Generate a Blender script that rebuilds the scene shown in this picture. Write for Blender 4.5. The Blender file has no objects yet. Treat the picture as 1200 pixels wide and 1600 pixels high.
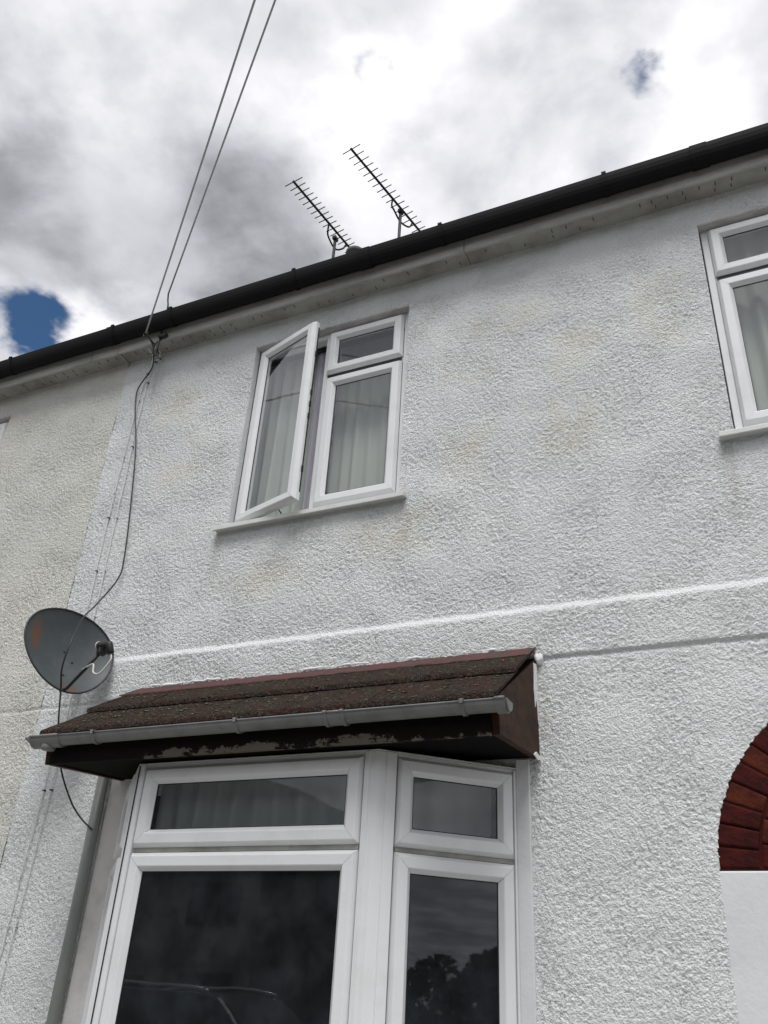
import bpy, math, random
import numpy as np
from mathutils import Vector, Matrix

# ------------------------------------------------------------------ camera, sky, sun, exposure
scene = bpy.context.scene
COL = scene.collection
R = math.radians
random.seed(7)
rng = np.random.default_rng(11)

CAM = (0.0, -3.3, 1.6)
YAW, PITCH, ROLL = R(-26.175), R(29.812), R(3.583)
fw = Vector((math.sin(YAW)*math.cos(PITCH), math.cos(YAW)*math.cos(PITCH), math.sin(PITCH)))
rt0 = Vector((math.cos(YAW), -math.sin(YAW), 0)); up0 = rt0.cross(fw)
rt = rt0*math.cos(ROLL) + up0*math.sin(ROLL)
up = -rt0*math.sin(ROLL) + up0*math.cos(ROLL)
cd = bpy.data.cameras.new('camera'); cam = bpy.data.objects.new('camera', cd); COL.objects.link(cam)
m = Matrix((rt, up, -fw)).transposed().to_4x4(); m.translation = Vector(CAM); cam.matrix_world = m
cd.sensor_fit = 'VERTICAL'; cd.sensor_height = 24.0; cd.lens = 24.0*1345.4/1600.0
cd.clip_start = 0.05; cd.clip_end = 3000
scene.camera = cam

SUN_AZ, SUN_EL = R(-68), R(62)      # azimuth measured from +x; the sun stands high behind soft cloud
SUN_E, SKY_S, CLOUD_S = 1.5, 0.05, 0.84
scene.view_settings.view_transform = 'Standard'; scene.view_settings.look = 'None'
scene.view_settings.gamma = 1; scene.view_settings.use_curve_mapping = False
scene.view_settings.exposure = 0.82
scene.cycles.max_bounces = 8; scene.cycles.transparent_max_bounces = 12

class NT:
    """tiny node helper"""
    def __init__(s, tree): s.t = tree; s.n = tree.nodes; s.l = tree.links
    def add(s, typ, **kw):
        n = s.n.new(typ)
        for k, v in kw.items():
            if k.startswith('i_'):
                key = k[2:]
                key = int(key) if key.isdigit() else key.replace('_', ' ')
                s.put(n.inputs[key], v)
            else: setattr(n, k, v)
        return n
    def put(s, sock, v):
        if isinstance(v, bpy.types.NodeSocket): s.l.new(v, sock)
        else: sock.default_value = v
    def math(s, op, a, b=0.0, c=0.0, clamp=False):
        n = s.n.new('ShaderNodeMath'); n.operation = op; n.use_clamp = clamp
        s.put(n.inputs[0], a); s.put(n.inputs[1], b); s.put(n.inputs[2], c); return n.outputs[0]
    def vmath(s, op, a, b):
        n = s.n.new('ShaderNodeVectorMath'); n.operation = op
        s.put(n.inputs[0], a); s.put(n.inputs[1], b); return n.outputs[0]
    def ramp(s, v, a, b, lo=0.0, hi=1.0):
        n = s.n.new('ShaderNodeMapRange'); n.interpolation_type = 'SMOOTHSTEP'
        s.put(n.inputs['Value'], v); n.inputs['From Min'].default_value = a; n.inputs['From Max'].default_value = b
        n.inputs['To Min'].default_value = lo; n.inputs['To Max'].default_value = hi; return n.outputs[0]
    def noise(s, vec, scale, detail=4, rough=0.55, dist=0.0):
        n = s.n.new('ShaderNodeTexNoise'); s.put(n.inputs['Vector'], vec); n.inputs['Scale'].default_value = scale
        n.inputs['Detail'].default_value = detail; n.inputs['Roughness'].default_value = rough
        n.inputs['Distortion'].default_value = dist; return n
    def mix(s, f, a, b):
        n = s.n.new('ShaderNodeMix'); n.data_type = 'RGBA'
        s.put(n.inputs[0], f)
        for sock, v in ((n.inputs[6], a), (n.inputs[7], b)):
            s.put(sock, v if isinstance(v, bpy.types.NodeSocket) else (*v[:3], 1))
        return n.outputs[2]

world = bpy.data.worlds.new('World'); scene.world = world; world.use_nodes = True
w = NT(world.node_tree); w.n.clear()
sky = w.add('ShaderNodeTexSky', sky_type='NISHITA', sun_disc=False, sun_elevation=SUN_EL, sun_rotation=math.pi/2 - SUN_AZ)
hsv = w.add('ShaderNodeHueSaturation', i_Color=sky.outputs[0], i_Saturation=1.25)
bg1 = w.add('ShaderNodeBackground', i_Color=hsv.outputs[0], i_Strength=SKY_S)
tc = w.add('ShaderNodeTexCoord')
sep = w.add('ShaderNodeSeparateXYZ', i_0=tc.outputs['Generated'])
zz = w.math('MAXIMUM', sep.outputs[2], 0.0); zz = w.math('ADD', zz, 0.12)
comb = w.add('ShaderNodeCombineXYZ', i_0=w.math('DIVIDE', sep.outputs[0], zz), i_1=w.math('DIVIDE', sep.outputs[1], zz))
P = comb.outputs[0]
warp = w.noise(P, 3.2, 5, 0.6)
off = w.vmath('SCALE', w.vmath('SUBTRACT', warp.outputs['Color'], (0.5, 0.5, 0.5)), (0, 0, 0)); off.node.inputs['Scale'].default_value = 0.21
warp2 = w.noise(P, 15, 6, 0.62)
off2 = w.vmath('SCALE', w.vmath('SUBTRACT', warp2.outputs['Color'], (0.5, 0.5, 0.5)), (0, 0, 0)); off2.node.inputs['Scale'].default_value = 0.05
PW = w.vmath('ADD', w.vmath('ADD', P, off), off2)
def blob(px, py, rx, ry, amp, ang=0.0):
    """a patch of the cloud layer around the sky direction (px, py, 1)"""
    L = math.sqrt(px*px + py*py + 1); q = 1/L + 0.12
    cx, cy = px/L/q, py/L/q
    mp = w.add('ShaderNodeMapping', vector_type='TEXTURE', i_Vector=PW)
    mp.inputs['Location'].default_value = (cx, cy, 0); mp.inputs['Rotation'].default_value = (0, 0, R(ang)); mp.inputs['Scale'].default_value = (rx, ry, 1)
    ln = w.add('ShaderNodeVectorMath', operation='LENGTH', i_0=mp.outputs[0])
    g = w.ramp(ln.outputs['Value'], 1.25, 0.25)
    return w.math('MULTIPLY', g, amp)
def addall(vals):
    r = vals[0]
    for v in vals[1:]: r = w.math('ADD', r, v)
    return r
def patch(cx, cy, r, amp):
    mp = w.add('ShaderNodeVectorMath', operation='DISTANCE', i_0=PW, i_1=(cx, cy, 0))
    g = w.ramp(mp.outputs['Value'], r*1.75, 0.0); return w.math('MULTIPLY', g, amp)
n1 = w.noise(P, 1.9, 7, 0.55, 0.4).outputs['Fac']
n2 = w.noise(w.vmath('ADD', P, (4.3, 1.7, 2.0)), 5.2, 7, 0.52, 0.15).outputs['Fac']
n3 = w.noise(w.vmath('ADD', P, (8.3, 5.7, 1.0)), 14, 8, 0.6, 0.0).outputs['Fac']
# gaps of blue
gaps = addall([w.ramp(n1, 0.30, 0.24), patch(-.885, .650, .062, 1.15), patch(-.862, .595, .045, .70), patch(-.925, .690, .042, .8), patch(-.122, .708, .020, 2.0), patch(-.013, .602, .026, .78), patch(-.004, .585, .020, .6),
               patch(-.313, .474, .020, .62), patch(-.283, .503, .024, .58), patch(-.09, .66, .03, .2)])
nn_ = w.math('ADD', w.math('MULTIPLY', n2, .5), w.math('MULTIPLY', n3, .5))
hole = w.math('ADD', gaps, w.math('MULTIPLY', w.math('SUBTRACT', .5, nn_), 2.2))
hole = w.math('MULTIPLY', w.ramp(hole, 0.20, 1.05), w.ramp(gaps, 0.0, .25))
# cloud brightness
br = addall([w.ramp(n1, 0.30, 0.70, 0.51, 0.62), w.ramp(n2, 0.35, 0.66, -0.11, 0.11), w.ramp(n3, .3, .7, -.015, .02)])
SKYV = [(-0.601, 0.314, 0.086, 0.52), (-0.517, 0.366, 0.079, 0.68), (-0.399, 0.432, 0.079, 0.74), (-0.301, 0.532, 0.064, 0.97), (-0.349, 0.484, 0.044, 0.88), (-0.205, 0.499, 0.076, 0.74), (-0.6, 0.392, 0.054, 0.66), (-0.693, 0.443, 0.078, 0.3), (-0.565, 0.45, 0.065, 0.6), (-0.56, 0.545, 0.081, 0.34), (-0.553, 0.637, 0.088, 0.28), (-0.45, 0.591, 0.052, 0.6), (-0.689, 0.585, 0.09, 0.4), (-0.825, 0.656, 0.045, 0.95), (-0.80, 0.70, 0.035, 0.90), (-0.517, 0.692, 0.05, 0.5), (-0.233, 0.615, 0.072, 0.52), (-0.307, 0.68, 0.053, 0.62), (-0.111, 0.53, 0.061, 0.66), (-0.129, 0.598, 0.059, 0.58), (-0.179, 0.692, 0.051, 0.78), (-0.088, 0.664, 0.047, 0.58), (-0.023, 0.617, 0.035, 0.62), (0.035, 0.575, 0.046, 0.84), (0.03, 0.665, 0.059, 0.98), (0.093, 0.598, 0.039, 0.66), (-0.058, 0.693, 0.039, 0.84), (-0.8, 0.492, 0.078, 0.38), (-0.923, 0.619, 0.046, 0.62), (-0.481, 0.469, 0.047, 0.66), (-0.358, 0.601, 0.059, 0.78)]
SKYV = [(x, y, r*(1.35 if v < .45 else 1), v) for x, y, r, v in SKYV]
ws = [(w.ramp(w.add('ShaderNodeVectorMath', operation='DISTANCE', i_0=PW, i_1=(x, y, 0)).outputs['Value'], r*1.75, 0.0), v) for x, y, r, v in SKYV]
wsum = addall([a for a, v in ws]); vsum = addall([w.math('MULTIPLY', a, v - .64) for a, v in ws])
br = w.math('ADD', br, w.math('MULTIPLY', w.math('DIVIDE', vsum, w.math('MAXIMUM', wsum, 1.0)), .80))
ccol = w.mix(w.ramp(br, 0.25, 0.9), (0.93, 0.95, 1.03), (1.0, 0.985, 1.0))
bg2 = w.add('ShaderNodeBackground', i_Color=ccol, i_Strength=w.math('MULTIPLY', br, CLOUD_S))
mixs = w.add('ShaderNodeMixShader', i_0=hole, i_1=bg2.outputs[0], i_2=bg1.outputs[0])
w.add('ShaderNodeOutputWorld', i_Surface=mixs.outputs[0])

sl = bpy.data.lights.new('sun', 'SUN'); sl.energy = SUN_E; sl.angle = R(28); sl.color = (1.0, 0.985, 0.96)
so = bpy.data.objects.new('sun', sl); COL.objects.link(so)
sd = Vector((math.cos(SUN_AZ)*math.cos(SUN_EL), math.sin(SUN_AZ)*math.cos(SUN_EL), math.sin(SUN_EL)))
so.rotation_euler = sd.to_track_quat('Z', 'Y').to_euler(); so.location = (0, -10, 20)

# ------------------------------------------------------------------ helpers
class MB:
    def __init__(s): s.v = []; s.f = []; s.smooth = set(); s.mi = {}
    def verts(s, pts): n = len(s.v); s.v.extend([tuple(p) for p in pts]); return n
    def box(s, x0, x1, y0, y1, z0, z1):
        n = s.verts([(x, y, z) for x in (x0, x1) for y in (y0, y1) for z in (z0, z1)])
        for f in ((0,1,3,2),(4,6,7,5),(0,4,5,1),(2,3,7,6),(0,2,6,4),(1,5,7,3)): s.f.append(tuple(n+i for i in f))
    def prism(s, poly, axis, a, b):
        """extrude a polygon (list of 2-tuples) along an axis"""
        def pt(p, t): return {0: (t, p[0], p[1]), 1: (p[0], t, p[1]), 2: (p[0], p[1], t)}[axis]
        k = len(poly); n = s.verts([pt(p, a) for p in poly] + [pt(p, b) for p in poly])
        for i in range(k): s.f.append((n+i, n+(i+1) % k, n+k+(i+1) % k, n+k+i))
        s.f.append(tuple(n+i for i in range(k))[::-1]); s.f.append(tuple(n+k+i for i in range(k)))
    def tube(s, pts, r, seg=8, caps=True, closed=False):
        pts = [Vector(p) for p in pts]; rs = r if isinstance(r, (list, tuple)) else [r]*len(pts)
        n0 = len(s.v); prev = None; k = len(pts)
        for i, p in enumerate(pts):
            if closed: d = pts[(i+1) % k] - pts[i-1]
            else: d = pts[min(i+1, k-1)] - pts[max(i-1, 0)]
            d.normalize()
            if prev is None:
                a = Vector((0, 0, 1)) if abs(d.z) < .9 else Vector((1, 0, 0)); u = d.cross(a).normalized()
            else: u = (prev - d*prev.dot(d)).normalized()
            prev = u; q = d.cross(u)
            s.verts([p + (u*math.cos(t) + q*math.sin(t))*rs[i] for t in [2*math.pi*j/seg for j in range(seg)]])
        rings = k if closed else k-1
        for i in range(rings):
            for j in range(seg):
                a = n0+i*seg; b = n0+((i+1) % k)*seg
                f = len(s.f); s.f.append((a+j, a+(j+1) % seg, b+(j+1) % seg, b+j)); s.smooth.add(f)
        if caps and not closed:
            s.f.append(tuple(n0+j for j in range(seg))[::-1]); s.f.append(tuple(n0+(k-1)*seg+j for j in range(seg)))
    def lathe(s, org, axis, prof, seg=20):
        """prof: list of (radius, distance along axis)"""
        org = Vector(org); ax = Vector(axis).normalized(); a = Vector((0, 0, 1)) if abs(ax.z) < .9 else Vector((1, 0, 0))
        u = ax.cross(a).normalized(); q = ax.cross(u); n0 = len(s.v)
        for r, h in prof: s.verts([org + ax*h + (u*math.cos(t)+q*math.sin(t))*r for t in [2*math.pi*j/seg for j in range(seg)]])
        for i in range(len(prof)-1):
            for j in range(seg):
                f = len(s.f); s.f.append((n0+i*seg+j, n0+i*seg+(j+1) % seg, n0+(i+1)*seg+(j+1) % seg, n0+(i+1)*seg+j)); s.smooth.add(f)
        s.f.append(tuple(n0+j for j in range(seg))[::-1]); s.f.append(tuple(n0+(len(prof)-1)*seg+j for j in range(seg)))
    def quad(s, pts): n = s.verts(pts); s.f.append(tuple(n+i for i in range(len(pts))))
    def ring(s, F, u0, u1, v0, v1, prof):
        """mitred frame in plane F: prof is a list of (inset, height)"""
        g = .0006
        for a, b2 in ((0, 1), (1, 2), (2, 3), (3, 0)):     # four bars that meet at mitres, a hairline apart
            n0 = len(s.v)
            for d, h in prof:
                q = [(u0+d, v0+d), (u1-d, v0+d), (u1-d, v1-d), (u0+d, v1-d)]; A, B = q[a], q[b2]
                L = math.hypot(B[0]-A[0], B[1]-A[1]); du, dv = (B[0]-A[0])/L*g, (B[1]-A[1])/L*g
                s.verts([F(A[0]+du, A[1]+dv, h), F(B[0]-du, B[1]-dv, h)])
            for i in range(len(prof)-1): s.f.append((n0+2*i, n0+2*i+1, n0+2*i+3, n0+2*i+2))
    def bx(s, F, u0, u1, v0, v1, h0, h1):
        n = s.verts([F(u, v, h) for u in (u0, u1) for v in (v0, v1) for h in (h0, h1)])
        for f in ((0,1,3,2),(4,6,7,5),(0,4,5,1),(2,3,7,6),(0,2,6,4),(1,5,7,3)): s.f.append(tuple(n+i for i in f))
    def build(s, name, mat, parent=None, bevel=0.0, loc=None):
        me = bpy.data.meshes.new(name); me.from_pydata(s.v, [], s.f); me.validate()
        if s.smooth and len(me.polygons) == len(s.f):
            for i in s.smooth: me.polygons[i].use_smooth = True
        if mat: me.materials.append(mat)
        bm_fix(me)
        o = bpy.data.objects.new(name, me); COL.objects.link(o); attach(o, parent)
        if bevel:
            b = o.modifiers.new('bevel', 'BEVEL'); b.width = bevel; b.segments = 2; b.limit_method = 'ANGLE'; b.angle_limit = R(40)
        return o
def bm_fix(me):
    import bmesh
    b = bmesh.new(); b.from_mesh(me); bmesh.ops.recalc_face_normals(b, faces=b.faces); b.to_mesh(me); b.free()
WL = {}
def attach(o, parent):
    if parent is not None:
        o.parent = parent
        o.matrix_parent_inverse = Matrix.Translation(-Vector(WL.get(parent.name, (0, 0, 0))))
def empty(name, loc, parent=None):
    o = bpy.data.objects.new(name, None); COL.objects.link(o); o.empty_display_size = .1
    WL[o.name] = tuple(loc)
    if parent is not None: attach(o, parent)
    o.location = loc
    return o
def tag(o, label=None, cat=None, group=None, kind=None):
    if label: o['label'] = label
    if cat: o['category'] = cat
    if group: o['group'] = group
    if kind: o['kind'] = kind
    return o

# ------------------------------------------------------------------ materials
def mat(name, col, rough=.6, metal=0., bump=None, var=None, spec=None):
    """var: (scale, amount) tonal variation; bump: (scale, strength, distance)"""
    M = bpy.data.materials.new(name); M.use_nodes = True; t = NT(M.node_tree); t.n.clear()
    b = t.add('ShaderNodeBsdfPrincipled'); b.inputs['Roughness'].default_value = rough; b.inputs['Metallic'].default_value = metal
    if spec is not None: b.inputs['Specular IOR Level'].default_value = spec
    t.add('ShaderNodeOutputMaterial', i_Surface=b.outputs[0])
    tc = t.add('ShaderNodeTexCoord').outputs['Object']
    c = (*col, 1)
    if var:
        n = t.noise(tc, var[0], 5, .6).outputs['Fac']; f = t.ramp(n, .3, .7)
        c = t.mix(f, [x*(1-var[1]) for x in col], [min(1, x*(1+var[1]*.6)) for x in col])
    t.put(b.inputs['Base Color'], c)
    if bump:
        n = t.noise(tc, bump[0], 4, .6).outputs['Fac']
        bp = t.add('ShaderNodeBump', i_Height=n, i_Strength=bump[1], i_Distance=bump[2]); t.l.new(bp.outputs[0], b.inputs['Normal'])
    M['nt'] = 1
    return M
def base(M): return [n for n in M.node_tree.nodes if n.type == 'BSDF_PRINCIPLED'][0]

def wall_material():
    M = bpy.data.materials.new('pebbledash_paint'); M.use_nodes = True; t = NT(M.node_tree); t.n.clear()
    b = t.add('ShaderNodeBsdfPrincipled'); b.inputs['Roughness'].default_value = .75; b.inputs['Specular IOR Level'].default_value = .25
    t.add('ShaderNodeOutputMaterial', i_Surface=b.outputs[0])
    co = t.add('ShaderNodeTexCoord').outputs['Object']; sp = t.add('ShaderNodeSeparateXYZ', i_0=co)
    x, z = sp.outputs[0], sp.outputs[2]
    big = t.noise(co, .9, 5, .6).outputs['Fac']; mid = t.noise(t.vmath('ADD', co, (7, 3, 1)), 3.5, 6, .65).outputs['Fac']
    blot = t.noise(t.vmath('ADD', co, (1, 9, 4)), 11, 5, .7).outputs['Fac']; fine = t.noise(co, 130, 3, .6).outputs['Fac']
    white = t.mix(t.ramp(mid, .35, .68), (.72, .75, .76), (.785, .805, .81))
    white = t.mix(t.ramp(blot, .56, .72, 0, .35), white, (.74, .715, .68))
    # fresher coat on the lower storey and the string band
    low = t.ramp(t.math('ADD', z, t.math('MULTIPLY', mid, .3)), 3.42, 3.10)
    white = t.mix(t.math('MULTIPLY', low, .6), white, (.80, .82, .825))
    # old ochre patches where the paint has thinned
    def spot(cx, cz, rx, rz):
        dx = t.math('DIVIDE', t.math('SUBTRACT', x, cx), rx); dz = t.math('DIVIDE', t.math('SUBTRACT', z, cz), rz)
        d = t.math('SQRT', t.math('ADD', t.math('MULTIPLY', dx, dx), t.math('MULTIPLY', dz, dz)))
        return t.ramp(d, 1.35, .1)
    sp_all = spot(-.72, 4.15, .20, .34)
    for a in ((-1.18, 4.0, .18, .2), (-1.25, 4.45, .2, .12), (-.62, 4.5, .15, .12), (-2.95, 4.3, .25, .22), (-1.55, 3.6, .3, .2), (-.95, 4.75, .3, .12), (-2.3, 3.45, .3, .12), (-3.1, 4.75, .2, .2), (-.2, 4.6, .15, .3)):
        sp_all = t.math('MAXIMUM', sp_all, t.math('MULTIPLY', spot(*a), .62))
    st = t.math('MULTIPLY', sp_all, t.ramp(t.math('ADD', mid, t.math('MULTIPLY', blot, .8)), .74, 1.02))
    st = t.math('MAXIMUM', st, t.math('MULTIPLY', t.ramp(t.math('ADD', big, t.math('MULTIPLY', blot, .4)), .80, 1.0), .5))
    st = t.math('MULTIPLY', st, t.ramp(z, 3.1, 3.4))
    white = t.mix(t.math('MULTIPLY', st, .8), white, (.66, .62, .49))
    cream = t.mix(t.ramp(big, .3, .7), (.655, .665, .625), (.70, .695, .645))
    cream = t.mix(t.ramp(blot, .45, .7, 0, .5), cream, (.61, .62, .565))
    edge = t.math('ADD', -3.575, t.math('MULTIPLY', t.math('SUBTRACT', t.noise(co, 6, 3, .7).outputs['Fac'], .5), .06))
    side = t.ramp(t.math('SUBTRACT', x, edge), -.008, .008)
    col = t.mix(side, cream, white)
    run_ = t.noise(t.vmath('MULTIPLY', co, (30, 30, 3)), 1.0, 4, .7).outputs['Fac']
    # dirt runs below the sill ends and cable fixings
    for (cx, cz, rx, rz) in ((-2.60, 3.62, .035, .20), (-1.515, 3.60, .04, .24), (-.03, 3.58, .04, .26), (-3.30, 5.0, .05, .25), (-2.1, 3.66, .3, .08), (-.862, 2.70, .03, .22)):
        col = t.mix(t.math('MULTIPLY', spot(cx, cz, rx, rz), t.ramp(run_, .25, .7, .05, .5)), col, (.40, .385, .34))
    # dirt specks and fine grain
    spk = t.ramp(t.noise(t.vmath('ADD', co, (3, 3, 3)), 42, 2, .5).outputs['Fac'], .735, .77)
    col = t.mix(t.math('MULTIPLY', spk, .55), col, (.16, .15, .13))
    col = t.mix(t.ramp(fine, .32, .72, 0, .30), col, (.52, .52, .50))
    # green-grey weather stain under the eaves and runs under the sills
    run = t.noise(t.vmath('MULTIPLY', co, (9, 9, .8)), 1.0, 5, .7).outputs['Fac']
    d = t.math('MULTIPLY', t.ramp(z, 4.95, 5.22), t.ramp(run, .3, .75, .0, .22))
    col = t.mix(d, col, (.40, .40, .37))
    t.put(b.inputs['Base Color'], col)
    vor = t.add('ShaderNodeTexVoronoi', i_Vector=t.vmath('ADD', co, t.vmath('MULTIPLY', t.noise(co, 60, 2).outputs['Color'], (.012, .012, .012))), i_Scale=125.0)
    n = t.math('ADD', t.noise(co, 210, 3, .6).outputs['Fac'], t.math('MULTIPLY', vor.outputs['Distance'], -.9))
    bp = t.add('ShaderNodeBump', i_Height=n, i_Strength=.9, i_Distance=.0042); t.l.new(bp.outputs[0], b.inputs['Normal'])
    return M
M_wall = wall_material()

def stained(name, c1, c2, scale, lo, hi, rough=.7, bump=(60, .5, .004), stretch=(1, 1, 1)):
    M = mat(name, c1, rough, bump=bump); t = NT(M.node_tree); b = base(M)
    co = t.add('ShaderNodeTexCoord').outputs['Object']; v = t.vmath('MULTIPLY', co, stretch)
    n = t.noise(v, scale, 7, .65).outputs['Fac']
    t.put(b.inputs['Base Color'], t.mix(t.ramp(n, lo, hi), c1, c2)); return M

M_upvc = stained('white_upvc', (.76, .775, .785), (.69, .70, .70), 5, .45, .75, .32, bump=(20, .05, .002))
M_upvc_old = stained('weathered_upvc', (.62, .625, .61), (.50, .50, .47), 9, .4, .7, .45, bump=(30, .1, .002), stretch=(1, 1, .3))
M_sill = stained('sill_upvc', (.66, .665, .65), (.52, .52, .49), 10, .45, .75, .4, bump=(30, .1, .002))
M_gasket = mat('black_gasket', (.012, .012, .013), .5)
M_render = stained('smooth_white_render', (.70, .715, .725), (.62, .64, .65), 4, .4, .75, .7, bump=(45, .35, .004))
M_reveal = stained('reveal_render', (.56, .55, .53), (.42, .41, .40), 12, .35, .7, .8, bump=(60, .6, .004))
M_margin = stained('grubby_white_render', (.70, .69, .67), (.54, .53, .50), 8, .4, .75, .8, bump=(60, .5, .004))
M_black = mat('black_gutter_paint', (.005, .005, .0055), .7, bump=(40, .3, .002), spec=.18)
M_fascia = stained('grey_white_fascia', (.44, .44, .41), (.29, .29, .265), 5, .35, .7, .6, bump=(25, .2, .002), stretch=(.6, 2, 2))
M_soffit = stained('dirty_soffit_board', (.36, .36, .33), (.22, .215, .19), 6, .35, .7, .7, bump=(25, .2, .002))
M_dark = mat('vent_black', (.09, .088, .08), .9)
M_grey = stained('grey_plastic_gutter', (.185, .19, .188), (.12, .123, .12), 7, .4, .72, .5, bump=(30, .1, .002))
M_pipe = stained('painted_downpipe', (.235, .25, .24), (.16, .17, .16), 5, .35, .7, .45, bump=(20, .15, .002), stretch=(2, 2, .5))
M_brown = stained('brown_painted_timber', (.050, .020, .008), (.012, .005, .003), 7, .35, .7, .55, bump=(18, .5, .006), stretch=(1, 1, 3))
M_canopy_shade = mat('canopy_shade_timber', (.005, .004, .004), .9, spec=.1)  # near-black colour stands in for the shade under the canopy
def peel_mat():
    M = mat('peeling_timber', (.014, .010, .009), .9, bump=(60, .8, .004), spec=.15); t = NT(M.node_tree); b = base(M)
    co = t.add('ShaderNodeTexCoord').outputs['Object']; s = t.add('ShaderNodeSeparateXYZ', i_0=co)
    n = t.math('ADD', t.math('MULTIPLY', t.noise(t.vmath('MULTIPLY', co, (1, 1, 1.5)), 38, 6, .75).outputs['Fac'], 1.7), t.math('MULTIPLY', t.math('SUBTRACT', t.noise(co, 7, 3, .6).outputs['Fac'], .5), 2.2)); n = t.math('SUBTRACT', n, .46)
    h = t.ramp(s.outputs[2], 2.500, 2.415)
    r = t.ramp(s.outputs[0], -2.62, -2.2); r2 = t.ramp(s.outputs[0], -1.2, -1.6, .75, 1)
    f = t.ramp(t.math('MULTIPLY', t.math('MULTIPLY', h, t.math('MULTIPLY', r, r2)), t.math('ADD', n, .45)), .50, .60)
    t.put(b.inputs['Base Color'], t.mix(f, (.006, .0045, .004), (.125, .112, .090))); return M  # near-black ground paints in the gutter's shade; the pale part is peeling paint
M_peel = peel_mat()
def shingle_mat():
    M = mat('mossy_shingle', (.04, .03, .025), .9, bump=(75, 1.0, .022)); t = NT(M.node_tree); b = base(M)
    co = t.add('ShaderNodeTexCoord').outputs['Object']
    a = t.noise(co, 10, 6, .75).outputs['Fac']; c = t.noise(t.vmath('ADD', co, (5, 5, 5)), 55, 4, .7).outputs['Fac']; g = t.noise(t.vmath('MULTIPLY', co, (1, 1, 1)), 210, 2, .6).outputs['Fac']
    k = t.mix(t.ramp(a, .32, .56), (.050, .013, .010), (.027, .019, .015))
    k = t.mix(t.ramp(c, .46, .66), k, (.042, .036, .028)); k = t.mix(t.ramp(g, .56, .70, 0, .75), k, (.15, .14, .12))
    k = t.mix(t.ramp(c, .44, .30, 0, .85), k, (.007, .005, .005))
    t.put(b.inputs['Base Color'], k); return M
M_shingle = shingle_mat()
for M_ in (M_shingle, M_brown): base(M_).inputs['Specular IOR Level'].default_value = .12
M_redlead = stained('red_flashing', (.075, .014, .011), (.036, .016, .013), 14, .4, .62, .6, bump=(50, .6, .004))
M_filler = mat('white_filler', (.75, .76, .77), .7, bump=(60, .8, .006))
M_moss = mat('lichen', (.50, .49, .44), .9, var=(40, .3)); M_moss2 = mat('moss', (.06, .065, .03), .95, var=(30, .4))
M_dish = None
M_metal = mat('aerial_aluminium', (.018, .018, .02), .6, .1)
M_cable = mat('black_cable_sheath', (.012, .012, .014), .45)
M_wire = mat('overhead_wire', (.40, .40, .41), .4)
M_pcable = stained('painted_cable', (.66, .67, .67), (.12, .12, .12), 30, .60, .64, .6, bump=(50, .2, .002))
M_wcable = mat('white_coax', (.62, .60, .55), .5)
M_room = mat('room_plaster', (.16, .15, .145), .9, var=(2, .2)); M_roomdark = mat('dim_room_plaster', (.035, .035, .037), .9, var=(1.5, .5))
M_tile = stained('roof_tile', (.10, .05, .04), (.07, .06, .05), 8, .4, .6, .85)
M_stack = stained('chimney_brick', (.20, .10, .07), (.12, .07, .05), 12, .4, .6, .9)
M_asphalt = mat('asphalt', (.05, .05, .052), .9, bump=(60, .5, .01), var=(3, .3)); M_pave = stained('pavement_concrete', (.27, .265, .25), (.20, .195, .185), 2, .4, .6, .9)
M_grass = mat('ground_soil', (.09, .10, .05), 1, var=(1, .3))
M_brickface = stained('red_brick', (.13, .085, .07), (.10, .07, .06), 9, .4, .6, .85)
M_farwall = stained('weathered_pebbledash', (.30, .29, .27), (.22, .21, .19), 2, .4, .6, .9)
M_roofslate = mat('slate', (.07, .075, .085), .8, var=(2, .2))
M_winshade = mat('dark_window', (.02, .022, .025), .1)
M_leaf = mat('leaf', (.035, .05, .025), .8, var=(3, .4)); M_bark = mat('bark', (.09, .07, .05), .9)
M_carpaint = mat('dark_car_paint', (.03, .034, .04), .25, .3); M_tyre = mat('tyre', (.02, .02, .02), .8); M_alloy = mat('alloy', (.45, .45, .46), .35, .8)
M_lamp = mat('lamp_glass', (.6, .6, .6), .15); M_rlamp = mat('red_lamp', (.3, .02, .02), .2)
M_trim = mat('bright_trim', (.6, .6, .6), .3, .6)

def glass_mat(name, boost=1.5, tint=.82, dust=.02):
    M = bpy.data.materials.new(name); M.use_nodes = True; t = NT(M.node_tree); t.n.clear()
    ge = t.add('ShaderNodeNewGeometry'); dt = t.add('ShaderNodeVectorMath', operation='DOT_PRODUCT', i_0=ge.outputs['Incoming'], i_1=ge.outputs['Normal'])
    c_ = t.math('SUBTRACT', 1.0, t.math('ABSOLUTE', dt.outputs['Value'])); frs = t.math('ADD', .042, t.math('MULTIPLY', t.math('POWER', c_, 5.0), .55))
    tr = t.add('ShaderNodeBsdfTransparent', i_Color=(tint, tint*1.01, tint*1.0, 1))
    gl = t.add('ShaderNodeBsdfGlossy', i_Roughness=.015, i_Color=(.95, .97, 1, 1))
    co = t.add('ShaderNodeTexCoord').outputs['Object']; n = t.noise(co, 2.2, 2, .5).outputs['Fac']
    bp = t.add('ShaderNodeBump', i_Height=n, i_Strength=.05, i_Distance=.02); t.l.new(bp.outputs[0], gl.inputs['Normal'])
    df = t.add('ShaderNodeBsdfDiffuse', i_Color=(.42, .49, .54, 1)); g2 = t.noise(co, 5.5, 6, .65).outputs['Fac']
    film = t.add('ShaderNodeMixShader', i_0=t.ramp(g2, .35, .75, dust*.45, dust*1.5), i_1=tr.outputs[0], i_2=df.outputs[0])
    mx = t.add('ShaderNodeMixShader', i_0=t.math('MULTIPLY', frs, boost, clamp=True), i_1=film.outputs[0], i_2=gl.outputs[0])
    t.add('ShaderNodeOutputMaterial', i_Surface=mx.outputs[0]); return M
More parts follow.
